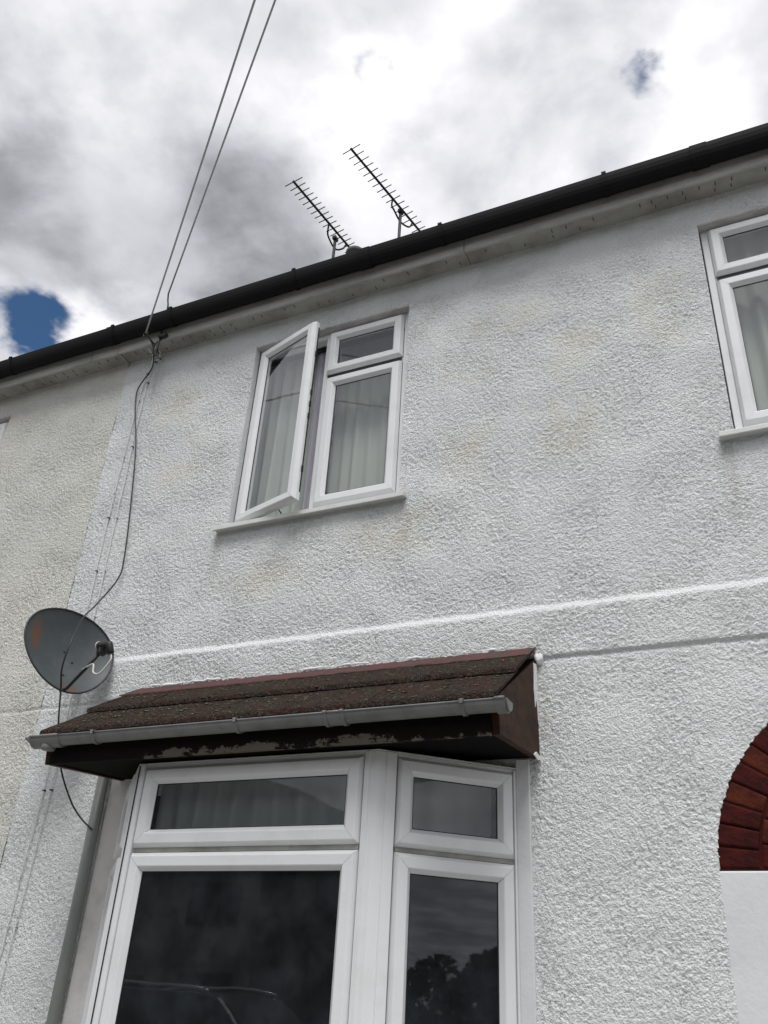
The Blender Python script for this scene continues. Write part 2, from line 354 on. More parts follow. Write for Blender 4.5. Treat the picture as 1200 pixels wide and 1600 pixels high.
M_glass = glass_mat('window_glass', 2.3, .90, .02); M_glass_bay = glass_mat('bay_glass', 1.15, .80, .038)

def curtain_mat(name, col, alpha):
    M = bpy.data.materials.new(name); M.use_nodes = True; t = NT(M.node_tree); t.n.clear()
    d = t.add('ShaderNodeBsdfDiffuse', i_Color=(*col, 1)); tl = t.add('ShaderNodeBsdfTranslucent', i_Color=(*col, 1))
    m1 = t.add('ShaderNodeMixShader', i_0=.35, i_1=d.outputs[0], i_2=tl.outputs[0])
    tr = t.add('ShaderNodeBsdfTransparent'); m2 = t.add('ShaderNodeMixShader', i_0=alpha, i_1=tr.outputs[0], i_2=m1.outputs[0])
    t.add('ShaderNodeOutputMaterial', i_Surface=m2.outputs[0]); return M
M_net = curtain_mat('net_curtain_voile', (.80, .86, .80), .94)
M_net2 = curtain_mat('bay_net_voile', (.60, .64, .64), .92)
M_lilac = curtain_mat('lilac_curtain', (.74, .70, .80), 1.0)

def dish_mat():
    M = mat('dish_grey', (.045, .055, .060), .5, bump=(25, .15, .003)); t = NT(M.node_tree); b = base(M)
    co = t.add('ShaderNodeTexCoord').outputs['Object']
    n = t.noise(co, 9, 6, .7).outputs['Fac']; c = t.mix(t.ramp(n, .4, .75), (.048, .060, .066), (.075, .085, .086))
    def rust(cx, cy, cz, r, s, col, c0):
        d = t.vmath('SUBTRACT', co, (cx, cy, cz)); ln = t.add('ShaderNodeVectorMath', operation='LENGTH', i_0=t.vmath('MULTIPLY', d, s)).outputs['Value']
        return t.mix(t.ramp(t.math('ADD', ln, t.math('MULTIPLY', n, r*.8)), r*1.5, r*.5), c0, col)
    c = rust(0, -.172, .05, .080, (1, 1.7, .7), (.13, .055, .024), c); c = rust(0, -.01, -.02, .05, (1, 1, 1), (.058, .054, .034), c)
    c = rust(0, .02, -.20, .06, (1, .8, 1.6), (.10, .058, .026), c)
    t.put(b.inputs['Base Color'], c); return M
M_dish = dish_mat()

# ------------------------------------------------------------------ ground
def sheet(name, x0, x1, y0, y1, z, m, label):
    b = MB(); b.quad([(x0, y0, z), (x1, y0, z), (x1, y1, z), (x0, y1, z)]); o = b.build(name, m); tag(o, kind='structure', label=label); return o
sheet('ground', -900, 900, -900, 900, -.14, M_grass, 'flat ground reaching away beyond the street')
b = MB(); b.box(-60, 60, -6.0, -1.2, -.12, 0.0); tag(b.build('pavement', M_pave), kind='structure', label='grey concrete pavement in front of the terrace')
b = MB(); b.box(-60, 60, -1.195, 8.0, -.12, 0.004); tag(b.build('front_yard', M_pave), kind='structure', label='concrete front yard against the house wall')
b = MB(); b.box(-60, 60, -14.5, -6.005, -.13, -.11); tag(b.build('road', M_asphalt), kind='structure', label='asphalt road across the street')
b = MB(); b.box(-60, 60, -18.0, -14.505, -.12, 0.0); tag(b.build('pavement', M_pave), kind='structure', label='grey pavement on the far side of the street')

# ------------------------------------------------------------------ the two houses
house = empty('terraced_house', (-1.2, 0, 0)); tag(house, 'white painted pebbledash terraced house with a bay window and brick porch arch', 'house')
house2 = empty('terraced_house', (-5.6, 0, 0)); tag(house2, 'cream pebbledash terraced house at the left edge, beside the white one', 'house')
PX = -3.575
W_BED = (-2.553, -1.546, 3.80, 5.035); W_RIGHT = (.009, 1.016, 3.80, 5.035); W_LEFT = (-5.58, -4.573, 3.80, 5.035)
BAY_OP = (-2.82, -1.03, 1.0, 2.40); PORCH = (-.28, .98, -.2, 2.062); AC = (.35, 2.06, .628)
W_N1 = (-7.6, -6.6, 3.8, 5.035); N_BAY = (-6.5, -4.7, 1.0, 2.4)
HOLES = [W_BED, W_RIGHT, W_LEFT, BAY_OP, PORCH, W_N1, N_BAY]

def band_noise(nz, nx, st):
    f = rng.standard_normal((nz, nx)); F = np.fft.rfft2(f)
    ky = np.fft.fftfreq(nz, st)[:, None]; kx = np.fft.rfftfreq(nx, st)[None, :]
    k = np.sqrt(ky**2 + kx**2)
    def band(lo, hi):
        g = np.exp(-((np.log(np.maximum(k, 1e-6)) - math.log(math.sqrt(lo*hi)))/(.5*math.log(hi/lo)))**2)
        r = np.fft.irfft2(F*g, s=(nz, nx)); return r/r.std()
    def pebbles(sig, dens, seed):
        g = np.random.default_rng(seed); I = (g.random((nz, nx)) < dens)*g.uniform(.5, 1.4, (nz, nx))
        return np.fft.irfft2(np.fft.rfft2(I)*np.exp(-2*(math.pi*sig)**2*k*k), s=(nz, nx))*(2*math.pi*(sig/st)**2)
    band.pebbles = pebbles
    return band
def smooth(a, lo, hi):
    t = np.clip((a-lo)/(hi-lo), 0, 1); return t*t*(3-2*t)
def wall_grid(name, x0, x1, z0, z1, st, amp, parent):
    xs = np.linspace(x0, x1, max(2, int(round((x1-x0)/st))+1)); zs = np.linspace(z0, z1, max(2, int(round((z1-z0)/st))+1))
    for h in HOLES:
        for e in h[:2]:
            if x0 < e < x1: xs[np.abs(xs-e).argmin()] = e
        for e in h[2:]:
            if z0 < e < z1: zs[np.abs(zs-e).argmin()] = e
    for e in (3.105, 3.085, 2.880, 2.868):
        if z0 < e < z1 and st < .01: zs[np.abs(zs-e).argmin()] = e
    nx, nz = len(xs), len(zs); X, Z = np.meshgrid(xs, zs)
    if amp > 0:
        band = band_noise(nz, nx, st)
        a = band(45, 95); c = band(16, 40); g = band(1.0, 4); q = band(80, 170)
        pb = band.pebbles(.0027, st*st/(.0088**2), nx) ; pc = band.pebbles(.0022, st*st/(.0085**2), nx+7); H = .95*np.tanh(.9*pb) + .8*np.tanh(1.1*pc) + .15*np.tanh(c) + .45*q; H = H - H.mean()
        k = 1.0 + .22*np.tanh(g)
        k = k*(1 - .85*np.exp(-((Z-3.094)/.016)**2))*(1-.4*smooth(Z, 5.08, 5.2))
        Y = -amp*H*k + .0018*g
        # string band and drip
        wob = .0016*band(3, 12)[0][None, :]
        p = (1-smooth(Z+wob, 3.072, 3.110))
        p = p*smooth(Z+wob*.3, 2.868, 2.882)*(.55+.45*smooth(Z, 2.88, 3.08))
        Y = Y - .014*p*smooth(X, -3.25, -3.0)
        Y = Y + .004*np.exp(-((Z-2.866)/.010)**2)
        Yn = Y
    else: Yn = np.zeros_like(X)
    V = np.stack([X, Yn, Z], -1).reshape(-1, 3)
    cx = (xs[:-1]+xs[1:])/2; cz = (zs[:-1]+zs[1:])/2; CX, CZ = np.meshgrid(cx, cz)
    keep = np.ones_like(CX, bool)
    for h in HOLES: keep &= ~((CX > h[0]) & (CX < h[1]) & (CZ > h[2]) & (CZ < h[3]))
    jit = 1 + .006*np.sin(CZ*140)*np.sin(CX*97+CZ*31)
    keep &= ~(((CX-AC[0])**2 + (CZ-AC[1])**2 < (AC[2]*jit)**2) & (CZ > AC[1]-.01))
    idx = np.arange(nx*nz).reshape(nz, nx)
    quads = np.stack([idx[:-1, :-1], idx[:-1, 1:], idx[1:, 1:], idx[1:, :-1]], -1)[keep]
    # turn the edges of the openings back into the wall
    pad = np.pad(keep, 1, constant_values=True); edges = []
    for dz, dx, (a, c2) in ((0, -1, ((0, 0), (1, 0))), (0, 1, ((0, 1), (1, 1))), (-1, 0, ((0, 0), (0, 1))), (1, 0, ((1, 0), (1, 1)))):
        nb = pad[1+dz:pad.shape[0]-1+dz, 1+dx:pad.shape[1]-1+dx]; mask = keep & ~nb; r, c = np.nonzero(mask)
        edges.append(np.stack([idx[r+a[0], c+a[1]], idx[r+c2[0], c+c2[1]]], -1))
    edges = np.concatenate(edges) if edges else np.zeros((0, 2), int)
    if len(edges):
        n0 = len(V); A0 = V[edges[:, 0]].copy(); B0 = V[edges[:, 1]].copy(); A = A0.copy(); B = B0.copy(); A[:, 1] = .045; B[:, 1] = .045
        V = np.concatenate([V, A, B, A0, B0]); ne = len(edges); k = np.arange(ne)
        quads = np.concatenate([quads, np.stack([n0+2*ne+k, n0+3*ne+k, n0+ne+k, n0+k], -1)])
    me = bpy.data.meshes.new(name); me.vertices.add(len(V)); me.vertices.foreach_set('co', V.astype(np.float32).ravel())
    me.loops.add(len(quads)*4); me.loops.foreach_set('vertex_index', quads.astype(np.int32).ravel())
    me.polygons.add(len(quads)); me.polygons.foreach_set('loop_start', np.arange(0, len(quads)*4, 4, dtype=np.int32))
    me.polygons.foreach_set('loop_total', np.full(len(quads), 4, np.int32)); me.polygons.foreach_set('use_smooth', np.ones(len(quads), bool))
    me.update(); me.validate(); me.materials.append(M_wall)
    o = bpy.data.objects.new(name, me); COL.objects.link(o); attach(o, parent); return o
GX0, GX1, GZ0 = -4.95, .40, 1.36
wall_grid('wall', PX, GX1, GZ0, 5.23, .0042, .0029, house)
wall_grid('wall', PX, 2.2, -.1, GZ0, .05, 0, house)
wall_grid('wall', GX1, 2.2, GZ0, 5.23, .0085, .0027, house)
wall_grid('wall', GX0, PX, GZ0, 5.23, .0042, .0028, house2)
wall_grid('wall', -8.6, PX, -.1, GZ0, .05, 0, house2)
wall_grid('wall', -8.6, GX0, GZ0, 5.23, .05, 0, house2)
for h, xa, xb in ((house, PX+.01, 2.2), (house2, -8.6, PX-.01)):
    b = MB(); b.box(xa, xb, 7.0, 7.2, -.1, 5.3); b.box(xa, xa+.1, .06, 7.0, -.1, 5.25); b.box(xb-.1, xb, .06, 7.0, -.1, 5.25); b.build('side_wall', M_wall, h)

# ---- eaves: soffit, fascia, gutter, roof
def eaves(h, xa, xb, seed):
    rr = random.Random(seed)
    x = xa
    while x < xb-.01:
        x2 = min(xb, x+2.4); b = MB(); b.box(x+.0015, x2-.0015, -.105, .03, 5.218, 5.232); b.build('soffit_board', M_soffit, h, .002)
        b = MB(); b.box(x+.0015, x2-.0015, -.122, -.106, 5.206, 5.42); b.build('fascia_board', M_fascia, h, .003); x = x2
    b = MB(); x = xa+.1
    while x < xb:
        for y in ((-.085, -.055), (-.045, -.018)):
            if rr.random() < .5:
                q = x + rr.uniform(-.01, .01); b.box(q, q+.0055, y[0], y[1]-.006, 5.2165, 5.2185)
        x += .075
    tag(b.build('soffit_vent', M_dark, h), kind='stuff')
    # deep half-round gutter in lengths, with sockets and brackets
    def gut(x0, x1, g=0.0):
        prof = [(-.165 + (.052+g)*math.cos(t), 5.36 - (.098+g)*math.sin(t)) for t in [math.pi*i/12 for i in range(13)]]
        inn = [(-.165 + (.048)*math.cos(t), 5.36 - (.094)*math.sin(t)) for t in [math.pi*i/12 for i in range(13)]][::-1]
        m = MB(); m.prism(prof+inn, 0, x0, x1); return m
    x = xa
    while x < xb-.01:
        x2 = min(xb, x+1.83); gut(x+.001, x2-.001).build('eaves_gutter', M_black, h); gut(x2-.05, x2-.002 if x2 >= xb-.01 else x2+.03, .005).build('gutter_socket', M_black, h)
        k = x+.45
        while k < x2:
            m = gut(k, k+.022, .004); m.box(k, k+.022, -.222, -.205, 5.355, 5.372); m.build('gutter_bracket', M_black, h); k += .9
        x = x2
    # tiled roof, stepped courses
    sl = math.tan(R(38)); m = MB(); n = 14
    for i in range(n):
        y0 = -.17 + i*.27; z0 = 5.385 + i*.27*sl; y1 = y0+.29; z1 = z0 + .29*sl
        xx = xa
        m.prism([(y0, z0), (y1, z1-.02), (y1, z1-.035), (y0, z0-.018)], 0, xa, xb)
    tag(m.build('roof_tiles', M_tile, h), kind='stuff')
    m = MB(); yr = -.17+n*.27; zr = 5.365+n*.27*sl
    m.prism([(-.10, 5.40), (yr, zr), (7.3, 5.35)], 0, xa+.005, xb-.005); m.build('roof', M_roofslate, h)
eaves(house, PX, 2.2, 1); eaves(house2, -8.6, PX, 2)
b = MB(); b.tube([(-3.575, -.105, 5.212), (-3.575, .0, 5.212)], .004); b.build('joint_strip', M_fascia, house)

ch = MB(); ch.box(-3.95, -2.72, 2.3, 2.8, 6.9, 8.10); ch.box(-3.98, -2.69, 2.27, 2.83, 8.10, 8.20); ch = ch.build('chimney', M_stack, house, .01)
for px, top in ((-3.37, 8.60), (-3.70, 8.42), (-3.03, 8.42)):
    m = MB(); z = 8.20; m.lathe((px, 2.46, z), (0, 0, 1), [(.12, 0), (.10, .03), (.085, top-z-.05), (.10, top-z-.04), (.10, top-z)], 16); m.build('chimney_pot', M_roofslate, ch)

# ---- windows
def planeF(O, U, N):
    O = Vector(O); U = Vector(U).normalized(); N = Vector(N).normalized()
    return lambda u, v, h: tuple(O + U*u + Vector((0, 0, 1))*v + N*h)
SASH = [(0, 0), (0, .003), (.012, .0235), (.015, .025), (.044, .025), (.047, .0235), (.060, .005), (.060, .0)]
def light(F, u0, u1, v0, v1, parent, glass, mf, fw_=.066, name='sash', thick=.0):
    """one light: sash ring, black gasket and pane"""
    k = fw_/.066; prof = [(d*k*1.1, hh) for d, hh in SASH]
    m = MB(); m.ring(F, u0, u1, v0, v1, ([(0, -thick)] if thick else []) + prof + ([(prof[-1][0], -thick), (0, -thick)] if thick else []))
    m.build(name, mf, parent)
    g = prof[-1][0]
    m = MB(); m.ring(F, u0+g-.0005, u1-g+.0005, v0+g-.0005, v1-g+.0005, [(0, .004), (.004, .003), (.004, .0)]); m.build('gasket', M_gasket, parent)
    m = MB(); m.quad([F(u0+g-.002, v0+g-.002, .001), F(u1-g+.002, v0+g-.002, .001), F(u1-g+.002, v1-g+.002, .001), F(u0+g-.002, v1-g+.002, .001)])
    m.build('pane', glass, parent)
def curtain(x0, x1, z0, z1, y, m_, label, amp=.018, wl=.07, seed=0, group=None, gather=.0):
    r = random.Random(seed); n = int((x1-x0)/.006); m = MB(); rows = 14; ph = [r.uniform(0, 6.28) for _ in range(4)]
    V = []
    for j in range(rows+1):
        t = j/rows; z = z1 + (z0-z1)*t
        for i in range(n+1):
            s = i/n; x = x0+(x1-x0)*s
            wv = math.sin(2*math.pi*s*(x1-x0)/wl + ph[0] + .9*math.sin(5*s+ph[1])) + .5*math.sin(2*math.pi*s*(x1-x0)/(wl*1.7) + ph[2] + t)
            V.append((x + .01*math.sin(9*s+t*2)*t, y + amp*(.6+.6*t)*wv, z))
    n0 = m.verts(V)
    for j in range(rows):
        for i in range(n): m.smooth.add(len(m.f)); m.f.append((n0+j*(n+1)+i, n0+j*(n+1)+i+1, n0+(j+1)*(n+1)+i+1, n0+(j+1)*(n+1)+i))
    o = m.build('net_curtain', m_); tag(o, label, 'curtain', group); return o
def room(x0, x1, y0, y1, z0, z1, m_, h, name='room'):
    m = MB()
    m.quad([(x0, y1, z0), (x1, y1, z0), (x1, y1, z1), (x0, y1, z1)]); m.quad([(x0, y0, z0), (x0, y1, z0), (x0, y1, z1), (x0, y0, z1)])
    m.quad([(x1, y0, z0), (x1, y1, z0), (x1, y1, z1), (x1, y0, z1)]); m.quad([(x0, y0, z0), (x1, y0, z0), (x1, y1, z0), (x0, y1, z0)]); m.quad([(x0, y0, z1), (x1, y0, z1), (x1, y1, z1), (x0, y1, z1)])
    return m.build(name, m_, h)

def bedroom_window(h, X0, X1, Z0, Z1, mirror=False, open_deg=0, old=False, lab=None):
    """opening X0..X1; wide casement on one side, fanlight above fixed light on the other"""
    S = -1 if mirror else 1; W = X1-X0
    O = (X1, .045, 0) if mirror else (X0, .045, 0)
    F0 = planeF(O, (S, 0, 0), (0, -1, 0)); win = empty('window', ((X0+X1)/2, .045, Z0), h)
    if lab: win['label'] = lab
    F = lambda u, v, hh: F0(u, v, hh)
    m = MB(); m.ring(F, .006, W-.006, Z0+.004, Z1-.004, [(0, -.05), (0, .002), (.003, .004), (.030, .004), (.034, .0), (.034, -.05)])
    m.bx(F, .470, .505, Z0+.036, Z1-.036, -.05, .003); m.bx(F, .5055, W-.04, Z1-.356, Z1-.325, -.05, .002)
    m.build('frame', M_upvc, win)
    Fs = lambda u, v, hh: F0(u, v, hh+.005)
    light(Fs, .492, W-.040, Z1-.322, Z1-.016, win, M_glass, M_upvc, .064)
    light(Fs, .498, W-.040, Z0+.036, Z1-.352, win, M_glass, M_upvc, .064)
    m = MB(); m.bx(F, .500, W-.045, Z1-.349, Z1-.325, .002, .008); m.build('drip_gap', M_gasket, win)
    a = R(open_deg)
    if open_deg:
        piv = Vector(F0(.034, 0, .012)); U = Vector((S*math.cos(a), -math.sin(a), 0)); N = Vector((-S*math.sin(a), -math.cos(a), 0))
        Fo = planeF((piv.x, piv.y, 0), U, N)
        light(Fo, 0, .470, Z0+.008, Z1-.034, win, M_glass, M_upvc, .062, 'open_sash', thick=.020)
        m = MB(); m.bx(Fo, .4702, .4725, Z0+.06, Z1-.07, -.020, -.012)
        for q in (.18, .52, .60, .68, .95): m.bx(Fo, .4705, .477, Z0+q, Z0+q+.035, -.019, -.008)
        m.build('locking_strip', M_gasket, win)
        m = MB(); p1 = Fo(.30, Z0+.03, -.018); p2 = F0(.30, Z0+.04, -.01); m.tube([p1, p2], .004, 6); m.build('stay_arm', M_metal, win)
    else:
        light(Fs, .020, .482, Z0+.036, Z1-.016, win, M_glass, M_upvc, .066)
    # sill with drip nose
    xa, xb = X0-.062, X1+.045
    m = MB(); m.prism([(.05, Z0+.004), (-.035, Z0-.016), (-.046, Z0-.022), (-.046, Z0-.046), (-.038, Z0-.048), (-.034, Z0-.040), (.05, Z0-.036)], 0, xa, xb); m.build('sill', M_sill, win, .002)
    # head reveal strip: a ragged bead where the dash stops
    r = random.Random(int(X0*100)); m = MB(); n = 60; pts = [(X0+(X1-X0)*i/n, -.003+r.uniform(-.003, .002), Z1+.002+r.uniform(-.003, .003)) for i in range(n+1)]
    m.tube(pts, .006, 6); m.build('head_bead', M_reveal, win)
    m = MB(); m.box(X0+.001, X1-.001, .004, .09, Z1-.003, Z1+.003); m.build('head_reveal', M_reveal, win)
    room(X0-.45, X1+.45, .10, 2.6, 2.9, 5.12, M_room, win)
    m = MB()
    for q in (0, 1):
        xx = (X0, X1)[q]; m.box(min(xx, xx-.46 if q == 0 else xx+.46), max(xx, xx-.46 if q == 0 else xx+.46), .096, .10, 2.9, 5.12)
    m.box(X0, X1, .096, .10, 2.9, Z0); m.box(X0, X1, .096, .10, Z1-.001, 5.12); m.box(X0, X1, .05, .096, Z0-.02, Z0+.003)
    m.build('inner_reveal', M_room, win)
    return win
bedroom_window(house, *W_BED, open_deg=17.5, lab='bedroom window with its left casement standing open')
bedroom_window(house, *W_RIGHT, mirror=True, lab='closed bedroom window at the right edge')
bedroom_window(house2, *W_LEFT, mirror=False)
bedroom_window(house2, *W_N1, mirror=True)
m = MB(); m.tube([(-2.6, .12, 4.99), (-1.5, .12, 4.99)], .012, 10); tag(m.build('curtain_rod', M_gasket), 'dark curtain rod inside the half open bedroom window', 'curtain rod')
curtain(-2.56, -2.14, 3.78, 5.11, .17, M_net, 'pale net curtain with long folds behind the open casement', .016, .085, 1, 'net curtains')
curtain(-2.12, -1.50, 3.78, 5.11, .19, M_net, 'pale net curtain behind the fanlight and fixed light of the bedroom window', .010, .08, 2, 'net curtains')
curtain(-2.20, -2.03, 3.78, 5.02, .14, M_lilac, 'lilac curtain edge seen through the gap of the open casement', .010, .05, 3)
curtain(.00, 1.02, 3.78, 5.11, .16, M_net, 'pale net curtain behind the window at the right edge', .014, .09, 4, 'net curtains')
curtain(-5.6, -4.56, 3.78, 5.11, .16, M_net, 'pale net curtain in the window at the far left edge', .014, .09, 5, 'net curtains')

# ---- bay window
bay = empty('bay_window', (-1.94, -.38, 1.0), house)
KR = (-1.395, -.38); ER = (-.985, 0.0); KL = (-2.495, -.38); EL = (-2.857, 0.0)
uR = Vector((ER[0]-KR[0], ER[1]-KR[1], 0)).normalized(); nR = Vector((uR.y, -uR.x, 0))
uL = Vector((KL[0]-EL[0], KL[1]-EL[1], 0)).normalized(); nL = Vector((uL.y, -uL.x, 0))
FF = planeF((KL[0], KL[1], 0), (1, 0, 0), (0, -1, 0)); FR = planeF((KR[0], KR[1], 0), uR, nR); FL = planeF((EL[0], EL[1], 0), uL, nL)
ZB, ZT, ZM = 1.0, 2.425, 2.088
def bay_side(F, L, a0, a1, ft):
    """outer frame, transom, top light and lower light between a0..a1"""
    m = MB(); m.ring(F, a0-.035, a1+.035, ZB, ZT, [(0, -.05), (0, .0), (.012, .0), (.03, 0), (.034, -.004), (.034, -.05)])
    m.bx(F, a0, a1, ZM-.02, ZM+.02, -.05, -.002); m.build('frame', M_upvc, bay)
    light(F, a0, a1, ZM+.007, ZT-.012, bay, M_glass_bay, M_upvc, ft); light(F, a0, a1, ZB+.03, ZM-.010, bay, M_glass_bay, M_upvc, ft)
    m = MB(); m.bx(F, a0+.004, a1-.004, ZM-.009, ZM+.006, -.001, .006); m.build('drip_gap', M_soffit, bay)
LF = KR[0]-KL[0]; LR = .559; LL = math.hypot(KL[0]-EL[0], KL[1])
bay_side(FF, LF, .034, LF-.052, .069); bay_side(FR, LR, .074, LR-.012, .066); bay_side(FL, LL, .03, LL-.060, .066)
def post(F1, a1, F2, a2, name='corner_post'):
    """moulded corner post wrapping from F1 (at u=a1) to F2 (at u=a2)"""
    m = MB()
    P = [F1(a1[0], 0, 0), F1(a1[0], 0, .012), F1(a1[0]+(a1[1]-a1[0])*.45, 0, .016), F1(a1[0]+(a1[1]-a1[0])*.5, 0, .010), F1(a1[1]-.004, 0, .010)]
    Q = [F2(a2[0]+.004, 0, .010), F2(a2[0]+(a2[1]-a2[0])*.4, 0, .010), F2(a2[0]+(a2[1]-a2[0])*.46, 0, .017), F2(a2[1]-.003, 0, .017), F2(a2[1], 0, .012), F2(a2[1], 0, 0)]
    B = [F2(.02, 0, -.06), F1(a1[1]-.02, 0, -.06)] if True else []
    poly = [(p[0], p[1]) for p in P+Q] + [(p[0], p[1]) for p in B]
    m.prism(poly, 2, ZB, ZT-.001); return m.build(name, M_upvc, bay, .0015)
post(FF, (LF-.049, LF), FR, (0, .071)); post(FL, (LL-.056, LL), FF, (0, .031))
for Fq, qa, qb, qh in ((FF, LF-.0510, LF-.0492, .0085), (FR, .0712, .0730, .010), (FF, -.004, -.0012, .0125)):
    m = MB(); m.bx(Fq, qa, qb, ZB, ZT-.003, .0, qh); m.build('black_seal', M_gasket, bay)
# cover bead where the angled frame meets the wall, and the smooth margins
m = MB(); m.bx(FR, LR-.011, LR+.012, ZB, ZT-.003, -.01, .012); m.build('cover_bead', M_upvc, bay, .002)
m = MB(); m.box(-.978, -.925, -.014, .03, 0.6, 2.462); m.build('smooth_margin', M_render, house, .003)
m = MB(); m.box(-2.975, -2.84, -.016, .03, 0.6, 2.50); m.build('smooth_margin', M_margin, house, .003)
def fan(z0, z1, g, name, mt, par):
    m = MB(); m.prism([(EL[0]-g*1.6, -.003), (KL[0]-g*.55, KL[1]-g), (KR[0]+g*.55, KR[1]-g), (ER[0]+g*1.6, -.003), (ER[0]+g*1.6, .03), (EL[0]-g*1.6, .03)], 2, z0, z1); return m.build(name, mt, par, .003)
fan(.955, .998, .05, 'sill', M_sill, bay); fan(.0, .953, .0, 'apron_wall', M_render, bay)
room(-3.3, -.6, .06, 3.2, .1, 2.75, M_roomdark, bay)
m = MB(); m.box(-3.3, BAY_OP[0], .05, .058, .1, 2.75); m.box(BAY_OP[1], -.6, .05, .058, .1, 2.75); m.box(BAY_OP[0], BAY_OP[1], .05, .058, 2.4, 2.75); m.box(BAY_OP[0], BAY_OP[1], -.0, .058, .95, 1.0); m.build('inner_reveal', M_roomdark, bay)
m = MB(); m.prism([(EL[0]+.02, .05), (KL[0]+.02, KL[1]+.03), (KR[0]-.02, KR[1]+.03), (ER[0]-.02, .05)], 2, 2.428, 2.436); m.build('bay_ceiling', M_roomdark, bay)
o1 = curtain(-2.46, -1.42, 2.07, 2.40, -.26, M_net2, 'short pleated net valance behind the front top light of the bay window', .016, .10, 6, 'bay valances')
c = curtain(-1.40, -.98, 2.07, 2.40, 0, M_net2, 'dim pleated net valance behind the angled top light of the bay window', .010, .09, 8, 'bay valances')
for v in c.data.vertices:      # swing it round to follow the angled side
    s = (v.co.x+1.40); y = v.co.y; q = Vector((KR[0]-.06, KR[1]+.10, 0)) + uR*s*1.15 - nR*y; v.co.x = q.x; v.co.y = q.y

# ---- canopy over the bay
cz = empty('bay_canopy', (-1.9, -.25, 2.43), house)
CX0, CX1 = -2.925, -.884
def rp(y, off=0.0):      # height of the canopy slope at depth y
    return 2.872 + (y)*(.337/.555) + off
# red flashing
rr = random.Random(5)
def strip(name, y0, y1, off, th, m_, x0, x1, n=90, jz=.004, jy=.004, seedv=1):
    r = random.Random(seedv); m = MB(); V = []
    a = 0; prof = []
    for i in range(n+1):
        x = x0+(x1-x0)*i/n; a = .7*a + r.uniform(-1, 1)*jy; e = r.uniform(-1, 1)*jz
        rows = 7
        for j in range(rows):
            y = y0 + a*(1 if j == 0 else 0) + (y1-y0)*j/(rows-1); V.append((x, y, rp(y, off+th) + e*.6 + r.uniform(-1, 1)*jz))
        V.append((x, y0+a, rp(y0+a, off) + e*.3))
    k = rows+1; n0 = m.verts(V)
    for i in range(n):
        for j in range(k):
            if j < rows-1: q = (j, j+1)
            elif j == rows-1: continue
            else: q = (rows, 0)
            m.f.append((n0+i*k+q[0], n0+i*k+q[1], n0+(i+1)*k+q[1], n0+(i+1)*k+q[0])); m.smooth.add(len(m.f)-1)
    m.f.append(tuple(n0+j for j in ([k-1]+list(range(rows))))); m.f.append(tuple(n0+n*k+j for j in ([k-1]+list(range(rows)))))
    return m.build(name, m_, cz)
# shingles laid in two courses, tight butted; the joints barely show
for (y0, y1, off, xs, seedv) in ((-.560, -.28, .004, -2.94, 3), (-.318, -.045, .027, -2.94, 9)):
    x = CX0-.012; i = 0
    while x < CX1-.02:
        L = .34 if i else (.2 if seedv == 3 else .34); x2 = min(CX1+.006, x+L)
        if CX1-x2 < .1: x2 = CX1+.006
        s = strip('shingle', y0, y1, off + rr.uniform(0, .0004), .018, M_shingle, x+.0003, x2-.0003, max(8, int((x2-x)/.012)), .0018, .0015, seedv*20+i); x = x2; i += 1
strip('red_flashing', -.120, .012, .047, .005, M_redlead, CX0-.02, CX1+.004, 120, .0022, .0042, 44)
m = MB(); m.prism([(-.545, rp(-.545)), (.03, rp(.03)), (.03, rp(.03)-.02), (-.545, rp(-.545)-.02)], 0, CX0+.01, CX1-.01); m.build('roof_deck', M_canopy_shade, cz)
for x0, x1 in ((CX1-.028, CX1), (CX0, CX0+.028)):
    m = MB(); m.prism([(.02, 2.465), (.02, rp(.02)-.002), (-.522, rp(-.522)-.002), (-.502, 2.422)], 0, x0, x1); m.build('cheek_board', M_brown, cz, .003)
m = MB(); m.box(CX0+.03, CX1-.03, -.512, -.490, 2.420, 2.545); m.build('fascia_board', M_peel, cz, .002)
m = MB(); m.prism([(.01, 2.470), (-.489, 2.432), (-.489, 2.440), (.01, 2.478)], 0, CX0+.03, CX1-.03); m.build('soffit_board', M_canopy_shade, cz)
# lead strip / head trim that sits on the bay frames
fan(2.4255, 2.431, .012, 'head_trim', M_upvc_old, bay)
# gutter of the canopy
def minigut(x0, x1, g=0.0, yb=-.552, zr=2.520):
    n = 14; ro, ri = .0345+g, .0318
    A = [(yb+ro*math.cos(math.pi*i/n), zr-ro*1.05*math.sin(math.pi*i/n)) for i in range(n+1)]
    B = [(yb+ri*math.cos(math.pi*i/n), zr-ri*1.05*math.sin(math.pi*i/n)) for i in range(n+1)][::-1]
    m = MB(); m.prism(A+B, 0, x0, x1)
    # rolled front bead
    m.tube([(x0, yb-ro, zr), (x1, yb-ro, zr)], .004+g*.3, 8); return m
gut = minigut(-2.93, -.842).build('gutter', M_grey, cz)
minigut(-.875, -.840, .006).build('gutter_stop_end', M_grey, gut)
mm = MB(); n = 12; mm.prism([(-.552+.0350*math.cos(math.pi*i/n), 2.520-.0367*math.sin(math.pi*i/n)) for i in range(n+1)], 0, -.8385, -.832); mm.build('gutter_stop_end', M_grey, gut)
for x, wd in ((-1.530, .014), (-1.46, .014)): minigut(x, x+wd, .007).build('gutter_union', M_grey, gut)
minigut(-1.517, -1.459, .004).build('gutter_union', M_grey, gut)
for x in (-2.62, -1.92, -1.00):
    mm = minigut(x, x+.014, .005); mm.box(x, x+.014, -.596, -.582, 2.512, 2.528); mm.build('gutter_clip', M_grey, gut)
mm = minigut(-2.955, -2.80, .006); mm.build('gutter_outlet', M_grey, gut)
mm = MB(); mm.lathe((-2.875, -.552, 2.490), (0, 0, -1), [(.030, 0), (.030, .018), (.026, .022)], 16); mm.build('gutter_outlet', M_grey, gut)
